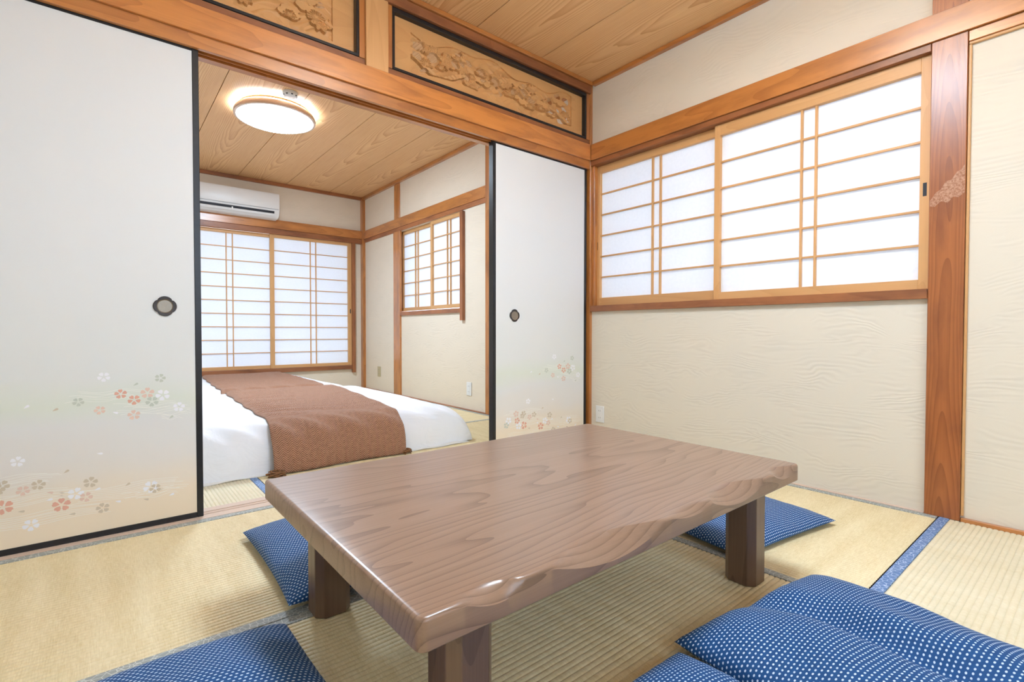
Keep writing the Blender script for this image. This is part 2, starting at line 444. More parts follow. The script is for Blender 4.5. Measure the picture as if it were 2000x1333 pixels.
# ------------------------------------------------------------------ partition timbers
def trim(n, label, mat_, *b, cat='beam', bevel=0.0015):
    return S(box('trim_%d' % n, mat_, *b, bevel=bevel), label, cat)
trim(1, 'broad varnished rail above the sliding doors, polished by lamp light', M['beam_x'], XL, -0.002, 0.0, 0.012, 1.8065, 1.908)
trim(2, 'varnished wall rail above the wide paper window', M['beam_y'], 0.0, XW+0.001, YN, -0.0, 1.8065, 1.908)
# head rail with two grooves
hr = S(boxes('trim_3', M['beam_x'], [(XL, 0.01, 0.0125, 0.030, 1.757, 1.83), (XL, 0.01, 0.0535, 0.0565, 1.757, 1.775),
        (XL, 0.01, 0.080, 0.115, 1.757, 1.83), (XL, 0.01, 0.030, 0.080, 1.7725, 1.83)], bevel=0.0008), 'grooved head rail in which the sliding doors run', 'rail')
trim(4, 'light upright between the two carved transoms', M['frame_z'], -1.507, -1.399, 0.004, 0.105, 1.909, 2.237, cat='post')
trim(5, 'corner post where partition and right wall meet', M['beam_z'], 0.010, 0.055, 0.013, 0.11, 0.0, ZC-0.001, cat='post')
trim(6, 'lower beam above the carved transoms', M['dark_x'], XL, 0.009, 0.004, 0.105, 2.238, 2.284)
trim(7, 'narrow ceiling moulding over the carved transoms', M['beam_x'], XL, 0.009, -0.006, 0.105, 2.286, ZC-0.001)
trim(8, 'ceiling moulding along the right wall of the sitting room', M['beam_y'], 0.004, XW+0.001, YN, -0.007, 2.284, ZC-0.001)
trim(9, 'hidden ledge under the carved transoms', M['dark_x'], XL, 0.009, 0.02, 0.10, 1.83, 1.943)
trim(10, 'bedroom side rail of the partition', M['beam_x'], XL, 0.06, 0.106, 0.118, 1.835, 1.94)
# head piece above the window on the right wall
trim(11, 'dark mottled strip under the rail above the wide window', M['dark_y'], 0.010, XW+0.001, -1.7035, 0.012, 1.777, 1.8055)
trim(12, 'dark window ledge under the wide paper window', M['dark_y'], 0.008, XW+0.02, -1.7035, 0.009, 0.834, 0.872)
post = S(box('trim_13', M['post'], 0.010, XW+0.06, -1.8095, -1.705, 0.0, 1.806, bevel=0.002), 'big glossy brown post right of the wide paper window', 'post')
trim(14, 'short length of post above the rail at the upper right', M['post'], 0.012, XW+0.01, -1.8095, -1.705, 1.9085, ZC-0.027, cat='post')
trim(15, 'reddish head strip right of the big post', M['beam_y'], 0.012, XW+0.001, YN, -1.8105, 1.768, 1.8055)
trim(16, 'thin pale strip edging the plaster right of the big post', M['frame_z'], 0.018, XW+0.001, -1.8185, -1.8105, 0.02, 1.757, cat='strip')
trim(17, 'thin pale strip under the head strip right of the big post', M['frame_y'], 0.018, XW+0.001, YN, -1.8105, 1.758, 1.7675, cat='strip')
S(box('baseboard_right', M['sill'], 0.0135, XW+0.001, -1.7035, 0.010, -0.02, 0.004), 'thin wooden strip at the foot of the right wall', 'baseboard')
S(box('baseboard_right_near', M['beam_y'], 0.0135, XW+0.001, YN, -1.811, -0.02, 0.012), 'thin brown strip at the wall foot right of the big post', 'baseboard')
# rough patch where something was torn off the post
bm = bmesh.new()
pat = [(-1.8075, 1.325), (-1.8075, 1.22), (-1.79, 1.205), (-1.775, 1.21), (-1.76, 1.19), (-1.74, 1.20), (-1.722, 1.182), (-1.708, 1.186),
       (-1.707, 1.205), (-1.725, 1.235), (-1.74, 1.245), (-1.752, 1.27), (-1.77, 1.275), (-1.785, 1.30), (-1.797, 1.305)]
vs = [bm.verts.new((0, (a+1.757), b-0.903)) for a, b in pat]
f = bm.faces.new(vs); r = bmesh.ops.extrude_face_region(bm, geom=[f])
for v in [q for q in r['geom'] if isinstance(q, bmesh.types.BMVert)]: v.co.x -= 0.0006
bmesh.ops.recalc_face_normals(bm, faces=bm.faces)
tp = NT('scuffed_varnish'); x_, y_, z_, v_ = tp.obj(); nn = tp.noise(v_, 120, 4, 0.7)
tp.put(tp.b.inputs['Base Color'], tp.ramp(nn, [(0.35, lin((150, 90, 52))), (0.6, lin((196, 150, 122)))])); tp.set(Roughness=0.6); tp.bump(nn, 0.5, 0.002)
so = finish(bm, 'scuffed_patch', tp.m, post, (0.0098, -1.757, 0.903)); so['label'] = 'pale scuffed patch torn in the varnish'

# sill between the rooms
S(boxes('trim_18', M['sill'], [(XL, 0.009, -0.001, 0.030, -0.03, 0.002), (XL, 0.009, 0.030, 0.0535, -0.03, -0.001), (XL, 0.009, 0.0535, 0.0565, -0.03, 0.002),
     (XL, 0.009, 0.0565, 0.080, -0.03, -0.001), (XL, 0.009, 0.080, 0.1235, -0.03, 0.002)]), 'grooved worn wooden sill between the two rooms', 'sill')

# ------------------------------------------------------------------ carved transoms
def transom(x0, x1, seed, label, pierce):
    z0, z1 = 1.944, 2.236
    t = empty('carved_transom', ((x0+x1)/2, 0.04, z0), label, 'transom')
    t['group'] = 'carved transoms above the sliding doors'; del t['group']
    fwid = 0.013
    box('frame_rail', M['black'], x0, x1, 0.018, 0.055, z0, z0+fwid, t)
    box('frame_rail', M['black'], x0, x1, 0.018, 0.055, z1-0.02, z1, t)
    box('frame_stile', M['black'], x0, x0+fwid, 0.018, 0.055, z0+fwid, z1-0.02, t)
    box('frame_stile', M['black'], x1-fwid, x1, 0.018, 0.055, z0+fwid, z1-0.02, t)
    bx0, bx1, bz0, bz1 = x0+fwid-0.002, x1-fwid+0.002, z0+fwid-0.002, z1-0.018
    n, mm = 620, 132
    X = np.linspace(bx0, bx1, n)[:, None]*np.ones((1, mm)); Z = np.linspace(bz0, bz1, mm)[None, :]*np.ones((n, 1))
    s = (X-bx0); tt = (Z-bz0); Lx, H = bx1-bx0, bz1-bz0
    rng = random.Random(seed)
    h = np.zeros((n, mm)); hole = np.zeros((n, mm), bool)
    # soft outline of the carved field
    cx0, cx1 = 0.10, Lx-0.10
    top = H-0.045+0.02*np.sin(s*9+seed)+0.012*np.sin(s*23); bot = 0.035+0.018*np.sin(s*7+2+seed)
    field = (s > cx0) & (s < cx1) & (tt > bot) & (tt < top)
    lump = 0.003*np.sin(s*60+3*np.sin(tt*40))*np.sin(tt*80+2*np.sin(s*31))
    h = np.where(field, -0.005+lump*1.3, h)
    def rock(cx, cz, r):
        d = np.hypot(s-cx, (tt-cz)*1.25); rr = r*(1+0.18*np.sin(7*np.arctan2(tt-cz, s-cx)+cx*40))
        k = d < rr
        return k, 0.004+0.0035*np.abs(np.sin(d/rr*11+3*np.sin(3*np.arctan2(tt-cz, s-cx))))
    def pine(cx, cz, r):
        a = np.arctan2(tt-cz, s-cx); d = np.hypot(s-cx, (tt-cz)*1.3)
        rr = r*(0.9+0.1*np.cos(a*6)); k = (d < rr) & (tt > cz-r*0.35)
        return k, 0.007+0.0022*np.sign(np.sin(a*16))*np.minimum(1, d/rr*1.4)-0.002*(d/rr)
    def cloud(cx, cz, r):
        k = np.zeros_like(field)
        for q in range(4):
            k |= np.hypot(s-cx-(q-1.5)*r*0.55, (tt-cz-0.2*r*math.sin(q*2.1))*1.5) < r*(0.45+0.15*math.cos(q*3))
        return k, 0.0065+0*s
    for i in range(11):
        k, v = rock(rng.uniform(cx0+0.05, cx1-0.05), rng.uniform(0.06, H-0.08), rng.uniform(0.025, 0.05)); k &= field; h = np.where(k, v, h)
    # winding trunk
    tz = 0.11+0.05*np.sin(s*6.5+seed)+0.015*np.sin(s*19)
    k = (np.abs(tt-tz) < 0.010+0.004*np.sin(s*40)) & field
    h = np.where(k, 0.007+0.0015*np.sin(s*160+tt*300), h)
    for i in range(9):
        k, v = cloud(rng.uniform(cx0+0.05, cx1-0.05), rng.uniform(0.06, H-0.08), rng.uniform(0.025, 0.042)); h = np.where(k, v, h)
    for i in range(12):
        px = cx0+0.03+(cx1-cx0-0.06)*(i+0.5)/12+rng.uniform(-0.02, 0.02); pz = rng.uniform(0.06, H-0.09)
        k, v = pine(px, pz, rng.uniform(0.026, 0.042)); h = np.where(k, v, h)
    for (hx, hz, hr, ang) in pierce:
        ca, sa = math.cos(ang), math.sin(ang)
        dx, dz = s-hx, tt-hz; a_, b_ = dx*ca+dz*sa, -dx*sa+dz*ca
        hole |= (np.abs(a_)/hr+np.abs(b_)/(hr*0.45)) < 1
    # pierced openings between the carved forms: cells of an irregular net
    nc = 64
    sx_ = np.array([rng.uniform(cx0+0.01, cx1-0.01) for _ in range(nc)]); sz_ = np.array([rng.uniform(0.03, H-0.04) for _ in range(nc)])
    D_ = np.sqrt((s[..., None]-sx_)**2+((tt[..., None]-sz_)*1.3)**2)
    so_ = np.sort(D_, axis=-1); am = D_.argmin(-1)
    opn = np.array([rng.random() < 0.40 for _ in range(nc)])
    cell = opn[am] & (so_[..., 1]-so_[..., 0] > 0.011) & (so_[..., 0] < 0.030)
    inner = field & (tt > bot+0.012) & (tt < top-0.012) & (s > cx0+0.012) & (s < cx1-0.012)
    hole |= cell & inner
    h = np.where(field, h*1.5, h)
    Yf = 0.047-h
    P = np.stack([X, Yf, Z], -1)
    c = np.array([(bx0+bx1)/2, 0.047, (bz0+bz1)/2])
    idx = np.arange(n*mm).reshape(n, mm)
    fc = np.stack([idx[:-1, :-1], idx[1:, :-1], idx[1:, 1:], idx[:-1, 1:]], -1)
    keep = ~(hole[:-1, :-1])
    me = bpy.data.meshes.new('carved_board')
    me.from_pydata((P-c).reshape(-1, 3).tolist(), [], fc[keep].reshape(-1, 4).tolist())
    bmx = bmesh.new(); bmx.from_mesh(me)
    # thickness
    ext = bmesh.ops.extrude_face_region(bmx, geom=list(bmx.faces))
    for v in [g for g in ext['geom'] if isinstance(g, bmesh.types.BMVert)]: v.co.y = 0.0085
    loose = [v for v in bmx.verts if not v.link_faces]
    bmesh.ops.delete(bmx, geom=loose, context='VERTS')
    bmesh.ops.recalc_face_normals(bmx, faces=bmx.faces)
    bmx.to_mesh(me); bmx.free()
    link('carved_board', me, M['ranma'], t, c, smooth=True); me.set_sharp_from_angle(angle=0.35)
    return t
transom(-1.372, -0.022, 3, 'long carved wooden transom in a black frame, nearer the corner, with a pierced landscape', 
        [(1.045, 0.085, 0.030, 0.2), (1.115, 0.115, 0.024, -0.9), (1.165, 0.140, 0.030, -0.3), (1.130, 0.055, 0.034, -0.3), (1.185, 0.080, 0.028, 1.3), (1.190, 0.185, 0.018, 1.1)])
transom(-2.88, -1.534, 8, 'carved wooden transom in a black frame at the top left with pine clusters', [])
S(boxes('trim_19', M['beam_z'], [(-1.533, -1.5075, 0.018, 0.055, 1.944, 2.236), (-1.3985, -1.3735, 0.018, 0.055, 1.944, 2.236), (-0.0215, 0.0095, 0.018, 0.055, 1.944, 2.236)]),
  'narrow upright fillets beside the carved transoms', 'strip')

# ------------------------------------------------------------------ sliding paper doors (fusuma)
FL = [('w', -2.655, 0.293, 0.018), ('w', -2.441, 0.549, 0.018), ('w', -2.518, 0.163, 0.022), ('w', -2.314, 0.145, 0.024), ('w', -2.627, 0.084, 0.021), ('w', -2.276, 0.474, 0.022), ('w', -2.227, 0.426, 0.019), ('s', -2.396, 0.487, 0.018), ('s', -2.359, 0.463, 0.019), ('s', -2.554, 0.133, 0.024), ('s', -2.689, 0.155, 0.025), ('p', -2.453, 0.436, 0.016), ('p', -2.36, 0.41, 0.019), ('p', -2.321, 0.485, 0.021), ('p', -2.644, 0.198, 0.017), ('p', -2.492, 0.146, 0.018), ('t', -2.608, 0.21, 0.018), ('t', -2.48, 0.194, 0.02), ('t', -2.449, 0.099, 0.019), ('t', -2.302, 0.137, 0.018), ('t', -2.691, 0.223, 0.019), ('g', -2.508, 0.469, 0.016), ('g', -2.283, 0.536, 0.017), ('g', -2.308, 0.453, 0.02),
      ('w', -2.728, 0.155, 0.023), ('w', -2.805, 0.194, 0.022), ('s', -2.74, 0.187, 0.02), ('p', -2.748, 0.228, 0.02), ('g', -2.82, 0.169, 0.019), ('t', -2.70, 0.212, 0.018)]
PT = [('w', -2.632, 0.459), ('t', -2.565, 0.444), ('w', -2.456, 0.289), ('t', -2.54, 0.236), ('w', -2.584, 0.155), ('w', -2.463, 0.164), ('w', -2.409, 0.115), ('t', -2.38, 0.162), ('w', -2.254, 0.102), ('g', -2.251, 0.385), ('g', -2.354, 0.513), ('t', -2.65, 0.134), ('t', -2.529, 0.097), ('p', -2.582, 0.182), ('t', -2.33, 0.106), ('w', -2.412, 0.427)]

def fusuma(n, xr, yf, label, printed=True, w_=0.742, pull_dx=None):
    """panel whose right edge is xr and front face y = yf"""
    x0, x1 = xr-w_, xr; z0, z1 = 0.0015, 1.768; th = 0.0215
    d = empty('door_%d' % n, ((x0+x1)/2, yf, 0), label, 'sliding door', kind='structure')
    p = boxes('paper_panel', M['fusuma'], [(x0+0.014, x1-0.014, yf+0.0025, yf+th-0.0025, 0.018, 1.75)], d)
    # bring the paper's own origin to the floor so that its print follows the door height
    me = p.data; zc = world_loc(p).z
    for v in me.vertices: v.co.z += zc
    p.location.z -= zc
    box('frame_stile', M['black'], x0, x0+0.021, yf, yf+th, z0, z1, d)
    box('frame_stile', M['black'], x1-0.021, x1, yf, yf+th, z0, z1, d)
    box('frame_rail', M['black'], x0+0.021, x1-0.021, yf, yf+th, z0, z0+0.020, d)
    box('frame_rail', M['black'], x0+0.021, x1-0.021, yf, yf+th, z1-0.019, z1, d)
    if printed:
        rng = random.Random(5)
        mats = [M['ink_'+k] for k in 'wsptgl']; mi = {k: i for i, k in enumerate('wsptgl')}
        bm = bmesh.new(); sh = xr+2.153
        c = Vector(((x0+x1)/2, yf+0.0023, 0.3))
        def petal(cx, cz, r, ang, wid, key, base=0.25):
            q = [(base, 0), (0.5, wid*0.75), (0.8, wid), (1.0, wid*0.45), (0.92, 0), (1.0, -wid*0.45), (0.8, -wid), (0.5, -wid*0.75)]
            vs = []
            for a, b in q:
                xx = cx+r*(a*math.cos(ang)-b*math.sin(ang)); zz = cz+r*(a*math.sin(ang)+b*math.cos(ang))*0.92
                vs.append(bm.verts.new((xx-c.x, -0.0001*mi[key]-0.000003*(len(bm.faces) % 160), zz-c.z)))
            try:
                f_ = bm.faces.new(vs[::-1]); f_.material_index = mi[key]
            except ValueError: pass
        def rib(pts, wd):
            for (a, b), (a2, b2) in zip(pts[:-1], pts[1:]):
                vs = [bm.verts.new((a-c.x, 0.0001, b-wd/2-c.z)), bm.verts.new((a2-c.x, 0.0001, b2-wd/2-c.z)), bm.verts.new((a2-c.x, 0.0001, b2+wd/2-c.z)), bm.verts.new((a-c.x, 0.0001, b+wd/2-c.z))]
                f_ = bm.faces.new(vs); f_.material_index = 5
        for (k, fx, fz, r) in FL:
            a0 = rng.uniform(0, 2*PI)
            if x0+0.04 < fx+sh < x1-0.03:
                for q in range(5): petal(fx+sh, fz, r, a0+q*2*PI/5, 0.36, k, 0.20)
        for (k, fx, fz) in PT:
            if x0+0.04 < fx+sh < x1-0.03: petal(fx+sh-0.008, fz, 0.018, rng.uniform(-0.5, 0.7), 0.22, k, 0.05)
        for (xa, xb, zz, cnt) in [(-2.56, -2.33, 0.487, 6), (-2.42, -2.18, 0.435, 7), (-2.30, -2.18, 0.40, 5), (-2.85, -2.55, 0.235, 6), (-2.80, -2.50, 0.175, 7), (-2.56, -2.20, 0.150, 8), (-2.84, -2.40, 0.105, 7), (-2.40, -2.19, 0.125, 5)]:
            for q in range(cnt):
                a_, b_ = xa+rng.uniform(0, 0.06), xb-rng.uniform(0, 0.06); z_ = zz+(q-cnt/2)*0.0062; ph = rng.uniform(0, 1)
                rib([(a_+sh+(b_-a_)*i/16, z_+0.004*math.sin(i*0.55+ph+q*0.2)) for i in range(17)], 0.0011)
        o = finish(bm, 'blossom_print', mats, d, c); o['kind'] = 'stuff'; o['label'] = 'printed cherry blossoms, petals and flowing water lines'
    if pull_dx is not None:
        hx, hz = pull_dx, 0.797
        N = 64
        def ringm(r0f, r1f, y0, y1, bm):
            a = [bm.verts.new((r0f(t_)*math.cos(t_), y0, r0f(t_)*math.sin(t_))) for t_ in [2*PI*i/N for i in range(N)]]
            b = [bm.verts.new((r1f(t_)*math.cos(t_), y1, r1f(t_)*math.sin(t_))) for t_ in [2*PI*i/N for i in range(N)]]
            for i in range(N): bm.faces.new((a[i], a[(i+1) % N], b[(i+1) % N], b[i]))
            return a, b
        quat = lambda t_: 0.0305+0.0055*abs(math.cos(2*t_))**0.5
        bm = bmesh.new(); ringm(quat, quat, 0.0022, -0.002, bm)
        ringm(quat, lambda t_: quat(t_)-0.002, -0.002, -0.0035, bm); ringm(lambda t_: quat(t_)-0.002, lambda t_: 0.0255, -0.0035, -0.003, bm)
        ringm(lambda t_: 0.0255, lambda t_: 0.0245, -0.003, 0.0, bm)
        bmesh.ops.remove_doubles(bm, verts=bm.verts, dist=0.0001); bmesh.ops.recalc_face_normals(bm, faces=bm.faces)
        pl = finish(bm, 'door_pull', M['pull_rim'], d, (hx, yf+0.0003, hz), True); pl['label'] = 'dark four-lobed metal finger pull'
        pl.data.set_sharp_from_angle(angle=0.6)
        bm = bmesh.new(); _, b = ringm(lambda t_: 0.0252, lambda t_: 0.022, -0.0028, 0.0012, bm)
        bm.faces.new(b); bmesh.ops.recalc_face_normals(bm, faces=bm.faces)
        finish(bm, 'pull_cup', M['pull_cup'], pl, (hx, yf+0.0003, hz), False)
    return d
fusuma(1, -2.153, 0.0305, 'large sliding door at the left, white paper printed with cherry blossoms, black frame', True, pull_dx=-2.266)
fusuma(2, -0.004, 0.0305, 'narrow-looking sliding door before the corner, white printed paper, black frame', True, pull_dx=-0.612, w_=0.764)
fusuma(3, -2.160, 0.0575, 'second sliding door hidden behind the large left one', False)
fusuma(4, -0.004, 0.0575, 'second sliding door hidden behind the one before the corner', False, w_=0.757)

# ------------------------------------------------------------------ paper windows (shoji)
def shoji(win, name_label, ax, a0, a1, z0, z1, d0, th, vbars, nrows, stile=0.024, top=0.045, bot=0.040, pull=None, bar=0.007, stiles=(None, None), sheet='paper'):
    """lattice panel; ax='y': panel in plane x=d0 (front face, room on -x side), a = y. ax='x': plane y=d0 (room on -y side), a = x"""
    def B(nm, mt, p0, p1, q0, q1, e0, e1, par, bev=0.0012):
        if ax == 'y': return box(nm, mt, e0, e1, p0, p1, q0, q1, par, bev)
        return box(nm, mt, p0, p1, e0, e1, q0, q1, par, bev)
    mv, mh = M['frame_z'], M['frame_'+ax]
    sl, sr = stiles[0] or stile, stiles[1] or stile
    pan = B('shoji_panel' if sheet == 'paper' else 'sash', mh, a0+sl, a1-sr, z0, z0+bot, d0, d0+th, win)
    pan['label'] = name_label
    B('top_rail', mh, a0+sl, a1-sr, z1-top, z1, d0, d0+th, pan)
    B('stile', mv, a0, a0+sl, z0, z1, d0, d0+th, pan)
    B('stile', mv, a1-sr, a1, z0, z1, d0, d0+th, pan)
    g0, g1 = z0+bot, z1-top
    for i in range(1, nrows):
        zc = g0+(g1-g0)*i/nrows
        B('lattice_bar', mh, a0+sl-0.002, a1-sr+0.002, zc-bar/2, zc+bar/2, d0+th*0.35, d0+th-0.0045, pan, 0.0004)
    for v in vbars:
        B('lattice_bar', mv, v-bar/2-0.0005, v+bar/2+0.0005, g0-0.002, g1+0.002, d0+th*0.28, d0+th-0.0042, pan, 0.0004)
    B(sheet, M[sheet], a0+sl-0.004, a1-sr+0.004, g0-0.004, g1+0.004, d0+th-0.004, d0+th-0.0028, pan, 0)
    if pull:
        pa, pz = pull
        B('finger_pull', M['vent_dark'], pa-0.006, pa+0.006, pz-0.026, pz+0.026, d0-0.0006, d0+0.001, pan, 0.0003)
    return pan

w1 = empty('window_1', (XW, -0.86, 0.87), 'wide shoji window of two paper panels in the right wall', 'window', kind='structure')
shoji(w1, 'front paper panel, nearer the big post', 'y', -1.7025, -0.822, 0.8725, 1.776, 0.034, 0.026, [-1.238, -1.298], 6, stile=0.032, top=0.056, bot=0.038, pull=(-1.687, 1.26), bar=0.0085, stiles=(0.032, 0.030))
shoji(w1, 'rear paper panel, nearer the corner', 'y', -0.858, 0.010, 0.8725, 1.776, 0.0625, 0.026, [-0.417, -0.470], 6, stile=0.034, top=0.044, bot=0.052, pull=(0.0, 1.262), bar=0.0085)
box('jamb', M['beam_z'], 0.0305, 0.0618, -0.004, 0.0125, 0.8725, 1.7765, w1, 0.001)
# jambs behind
boxes('jamb', M['dark_y'], [(0.0305, 0.125, -1.70, 0.006, 1.7765, 1.7995), (0.052, 0.125, -1.70, 0.006, 0.846, 0.872), (0.0905, 0.125, -1.759, -1.7035, 0.872, 1.777), (0.091, 0.125, 0.0105, 0.02, 0.872, 1.777)], w1)

w2 = empty('window_2', (XB, 2.25, 0.92), 'small shoji window of two paper panels in the side wall of the bedroom', 'window', kind='structure')
shoji(w2, 'right paper panel of the small window', 'y', 1.621, 2.200, 0.926, 1.80, 0.098, 0.026, [1.845, 1.902], 6, stile=0.034, top=0.035, bot=0.035, bar=0.0085)
shoji(w2, 'left paper panel of the small window', 'y', 2.165, 2.884, 0.926, 1.80, 0.1255, 0.026, [2.523, 2.578], 6, stile=0.04, top=0.035, bot=0.035, bar=0.0085, pull=(2.872, 1.36))
boxes('sill', M['dark_y'], [(0.072, 0.185, 1.6205, 2.8085, 0.876, 0.918)], w2, 0.001)
boxes('jamb', M['dark_z'], [(0.062, XB-0.0005, 1.573, 1.620, 0.805, 1.788), (XB-0.0003, 0.185, 1.601, 1.620, 0.919, 1.799)], w2, 0.001)

w3 = empty('window_3', (-0.96, YB, 0.28), 'wide shoji window of two paper panels in the far wall of the bedroom', 'window', kind='structure')
shoji(w3, 'right paper panel of the far window', 'x', -0.992, -0.066, 0.287, 1.785, YB-0.010, 0.026, [-0.490, -0.553], 10, stile=0.044, top=0.035, bot=0.036, bar=0.0085, pull=(-0.082, 0.95))
shoji(w3, 'left paper panel of the far window', 'x', -1.836, -0.945, 0.287, 1.785, YB+0.0185, 0.026, [-1.353, -1.413], 10, stile=0.036, top=0.035, bot=0.036, bar=0.0085)
boxes('sill', M['dark_x'], [(-1.86, -0.0655, YB-0.038, YB+0.09, 0.240, 0.286)], w3, 0.001)
boxes('jamb', M['dark_z'], [(-0.0650, -0.028, YB-0.040, YB-0.0005, 0.198, 1.785)], w3, 0.001)

w_fill = empty('fill_window', (-1.875, YN, 0.85), 'wide glazed window added for fill light behind the camera, outside the picture', 'window', kind='structure')  # unseen window, added behind the camera to fill the room with daylight
for a_, b_ in ((-2.85, -1.875), (-1.875, -0.90)):
    shoji(w_fill, 'glazed sash of the added fill-light window', 'x', a_, b_, 0.852, 2.198, YN-0.06, 0.026, [], 1, sheet='glass_pane')

# ------------------------------------------------------------------ bedroom timbers
trim(20, 'corner post in the far right corner of the bedroom', M['beam_z'], 0.055, 0.10, 3.765, YB+0.01, 0.0, ZB-0.001, cat='post')
trim(21, 'varnished rail above the wide far window, below the air conditioner', M['beam_x'], XL, 0.0545, 3.784, YB+0.001, 1.843, 1.942)
trim(22, 'dark head strip above the wide far window', M['dark_x'], XL, 0.0545, 3.795, YB+0.001, 1.786, 1.8425)
trim(23, 'varnished rail above the small bedroom window', M['beam_y'], 0.073, XB+0.001, 0.12, 3.7645, 1.843, 1.942)
trim(24, 'head strip above the small bedroom window', M['dark_y'], 0.080, XB+0.001, 0.12, 3.7645, 1.801, 1.8425)
trim(25, 'slim bedroom post left of the small window', M['beam_z'], 0.072, 0.0965, 2.8095, 2.965, 0.0, 1.8005, cat='post')
trim(26, 'short upright above the rail in the bedroom side wall', M['beam_z'], 0.079, XB+0.001, 2.83, 2.955, 1.9425, 2.325, cat='post')
trim(27, 'slim bedroom post nearest the sliding door', M['beam_z'], 0.0655, 0.0725, 1.152, 1.234, 0.0, ZB-0.037, cat='post')
trim(28, 'ceiling moulding along the far bedroom wall', M['dark_x'], XL, 0.054, 3.80, YB+0.001, 2.326, ZB-0.001)
trim(29, 'ceiling moulding along the bedroom side wall', M['beam_y'], 0.060, XB+0.001, 0.12, 3.7645, 2.326, ZB-0.001)
S(box('baseboard_bedroom', M['dark_y'], 0.064, XB+0.001, 0.125, 3.764, -0.02, 0.006), 'thin dark strip at the foot of the bedroom side wall', 'baseboard')
S(box('baseboard_far', M['dark_x'], XL, 0.054, 3.812, YB+0.001, -0.02, 0.006), 'thin dark strip at the foot of the far bedroom wall', 'baseboard')

# ------------------------------------------------------------------ lamps
def lathe(name, prof, mat_, parent=None, loc=(0, 0, 0), N=64, smooth=True, capb=False, capt=False):
    bm = bmesh.new(); rings = []
    for r, z in prof:
        if r < 1e-6: rings.append([bm.verts.new((0, 0, z))])
        else: rings.append([bm.verts.new((r*math.cos(2*PI*i/N), r*math.sin(2*PI*i/N), z)) for i in range(N)])
    for a, b in zip(rings[:-1], rings[1:]):
        for i in range(N):
            j = (i+1) % N
            if len(a) == 1: bm.faces.new((a[0], b[i], b[j]))
            elif len(b) == 1: bm.faces.new((a[i], b[0], a[j]))
            else: bm.faces.new((a[i], b[i], b[j], a[j]))
    bmesh.ops.recalc_face_normals(bm, faces=bm.faces)
    o = finish(bm, name, mat_, parent, loc, smooth)
    o.data.set_sharp_from_angle(angle=0.9)
    return o
def lamp(cx, cy, zc, label, mt, mz=0.0):
    L = empty('ceiling_lamp', (cx, cy, zc), label, 'lamp')
    lathe('mount', [(0.0, mz-0.001), (0.10, mz-0.001), (0.10, -0.022), (0.0, -0.022)], M['white_plastic'], L, (cx, cy, zc))
    lathe('rim', [(0.2615, -0.031), (0.272, -0.032), (0.280, -0.052), (0.278, -0.070), (0.262, -0.073), (0.256, -0.066), (0.2615, -0.031)], M['lamp_rim'], L, (cx, cy, zc))
    r_in = 0.0 if mz else 0.249
    if not mz: lathe('base_plate', [(0.0, -0.012), (0.248, -0.014), (0.248, -0.034), (0.0, -0.034)], M['white_plastic'], L, (cx, cy, zc))
    lathe('diffuser', [(r_in, -0.037 if r_in else -0.024), (max(r_in+0.002, 0.20), -0.0375 if r_in else -0.026), (0.2605, -0.041), (0.2605, -0.060), (0.240, -0.082), (0.17, -0.098), (0.09, -0.104), (0.0, -0.106)], mt, L, (cx, cy, zc))
    return L
lamp(-1.42, 1.86, ZB, 'round lit ceiling lamp with a pale rim on the bedroom ceiling', M['lamp'])
lamp(-1.33, -1.53, ZC-0.09, 'round lit ceiling lamp over the low table, above the picture', M['lamp2'], 0.09)

sd = empty('smoke_detector', (-1.415, 1.50, ZB), 'small white smoke detector with dark slots on the bedroom ceiling', 'smoke detector')
lathe('body', [(0.0, -0.001), (0.05, -0.001), (0.05, -0.016), (0.04, -0.026), (0.0, -0.028)], M['white_plastic'], sd, (-1.415, 1.50, ZB), 32)
for i in range(8):
    a = 2*PI*i/8
    bm = bmesh.new(); bm_box(bm, -0.006, 0.006, -0.003, 0.003, -0.006, 0.002)
    bmesh.ops.rotate(bm, verts=bm.verts, cent=(0, 0, 0), matrix=Matrix.Rotation(a+PI/2, 3, 'Z'))
    finish(bm, 'slot', M['vent_dark'], sd, (-1.415+0.042*math.cos(a), 1.50+0.042*math.sin(a), ZB-0.0205))

# ------------------------------------------------------------------ air conditioner
ac = empty('air_conditioner', (-1.32, YB-0.12, 1.93), 'white split air conditioner on the far bedroom wall above the window rail', 'air conditioner')
AX0, AX1 = -1.735, -0.937
prof = [(0.0, 0.0), (0.0, 0.272), (-0.12, 0.272), (-0.196, 0.262), (-0.206, 0.235), (-0.210, 0.14), (-0.206, 0.075), (-0.19, 0.035), (-0.165, 0.012), (-0.12, 0.0)]
def extr(name, prof, x0, x1, mt, par, org, bev=0.0, seg=2):
    bm = bmesh.new(); c = (x0+x1)/2
    a = [bm.verts.new((x0-c, p, q)) for p, q in prof]; b = [bm.verts.new((x1-c, p, q)) for p, q in prof]
    bm.faces.new(a); bm.faces.new(b[::-1])
    for i in range(len(prof)):
        j = (i+1) % len(prof); bm.faces.new((a[i], b[i], b[j], a[j]))
    bmesh.ops.recalc_face_normals(bm, faces=bm.faces)
    if bev: bmesh.ops.bevel(bm, geom=[e for e in bm.edges if abs(e.verts[0].co.x-e.verts[1].co.x) < 1e-6], offset=bev, segments=seg, affect='EDGES', profile=0.6)
    o = finish(bm, name, mt, par, (c, org[0], org[1]), True); o.data.set_sharp_from_angle(angle=0.5); return o
extr('casing', prof, AX0, AX1, M['white_plastic'], ac, (YB-0.001, 1.928), 0.010, 3)
extr('front_cover', [(-0.203, 0.095), (-0.199, 0.255), (-0.206, 0.252), (-0.2165, 0.22), (-0.2165, 0.10), (-0.214, 0.093)], AX0+0.012, AX1-0.012, M['white_plastic'], ac, (YB-0.001, 1.928), 0.003, 2)
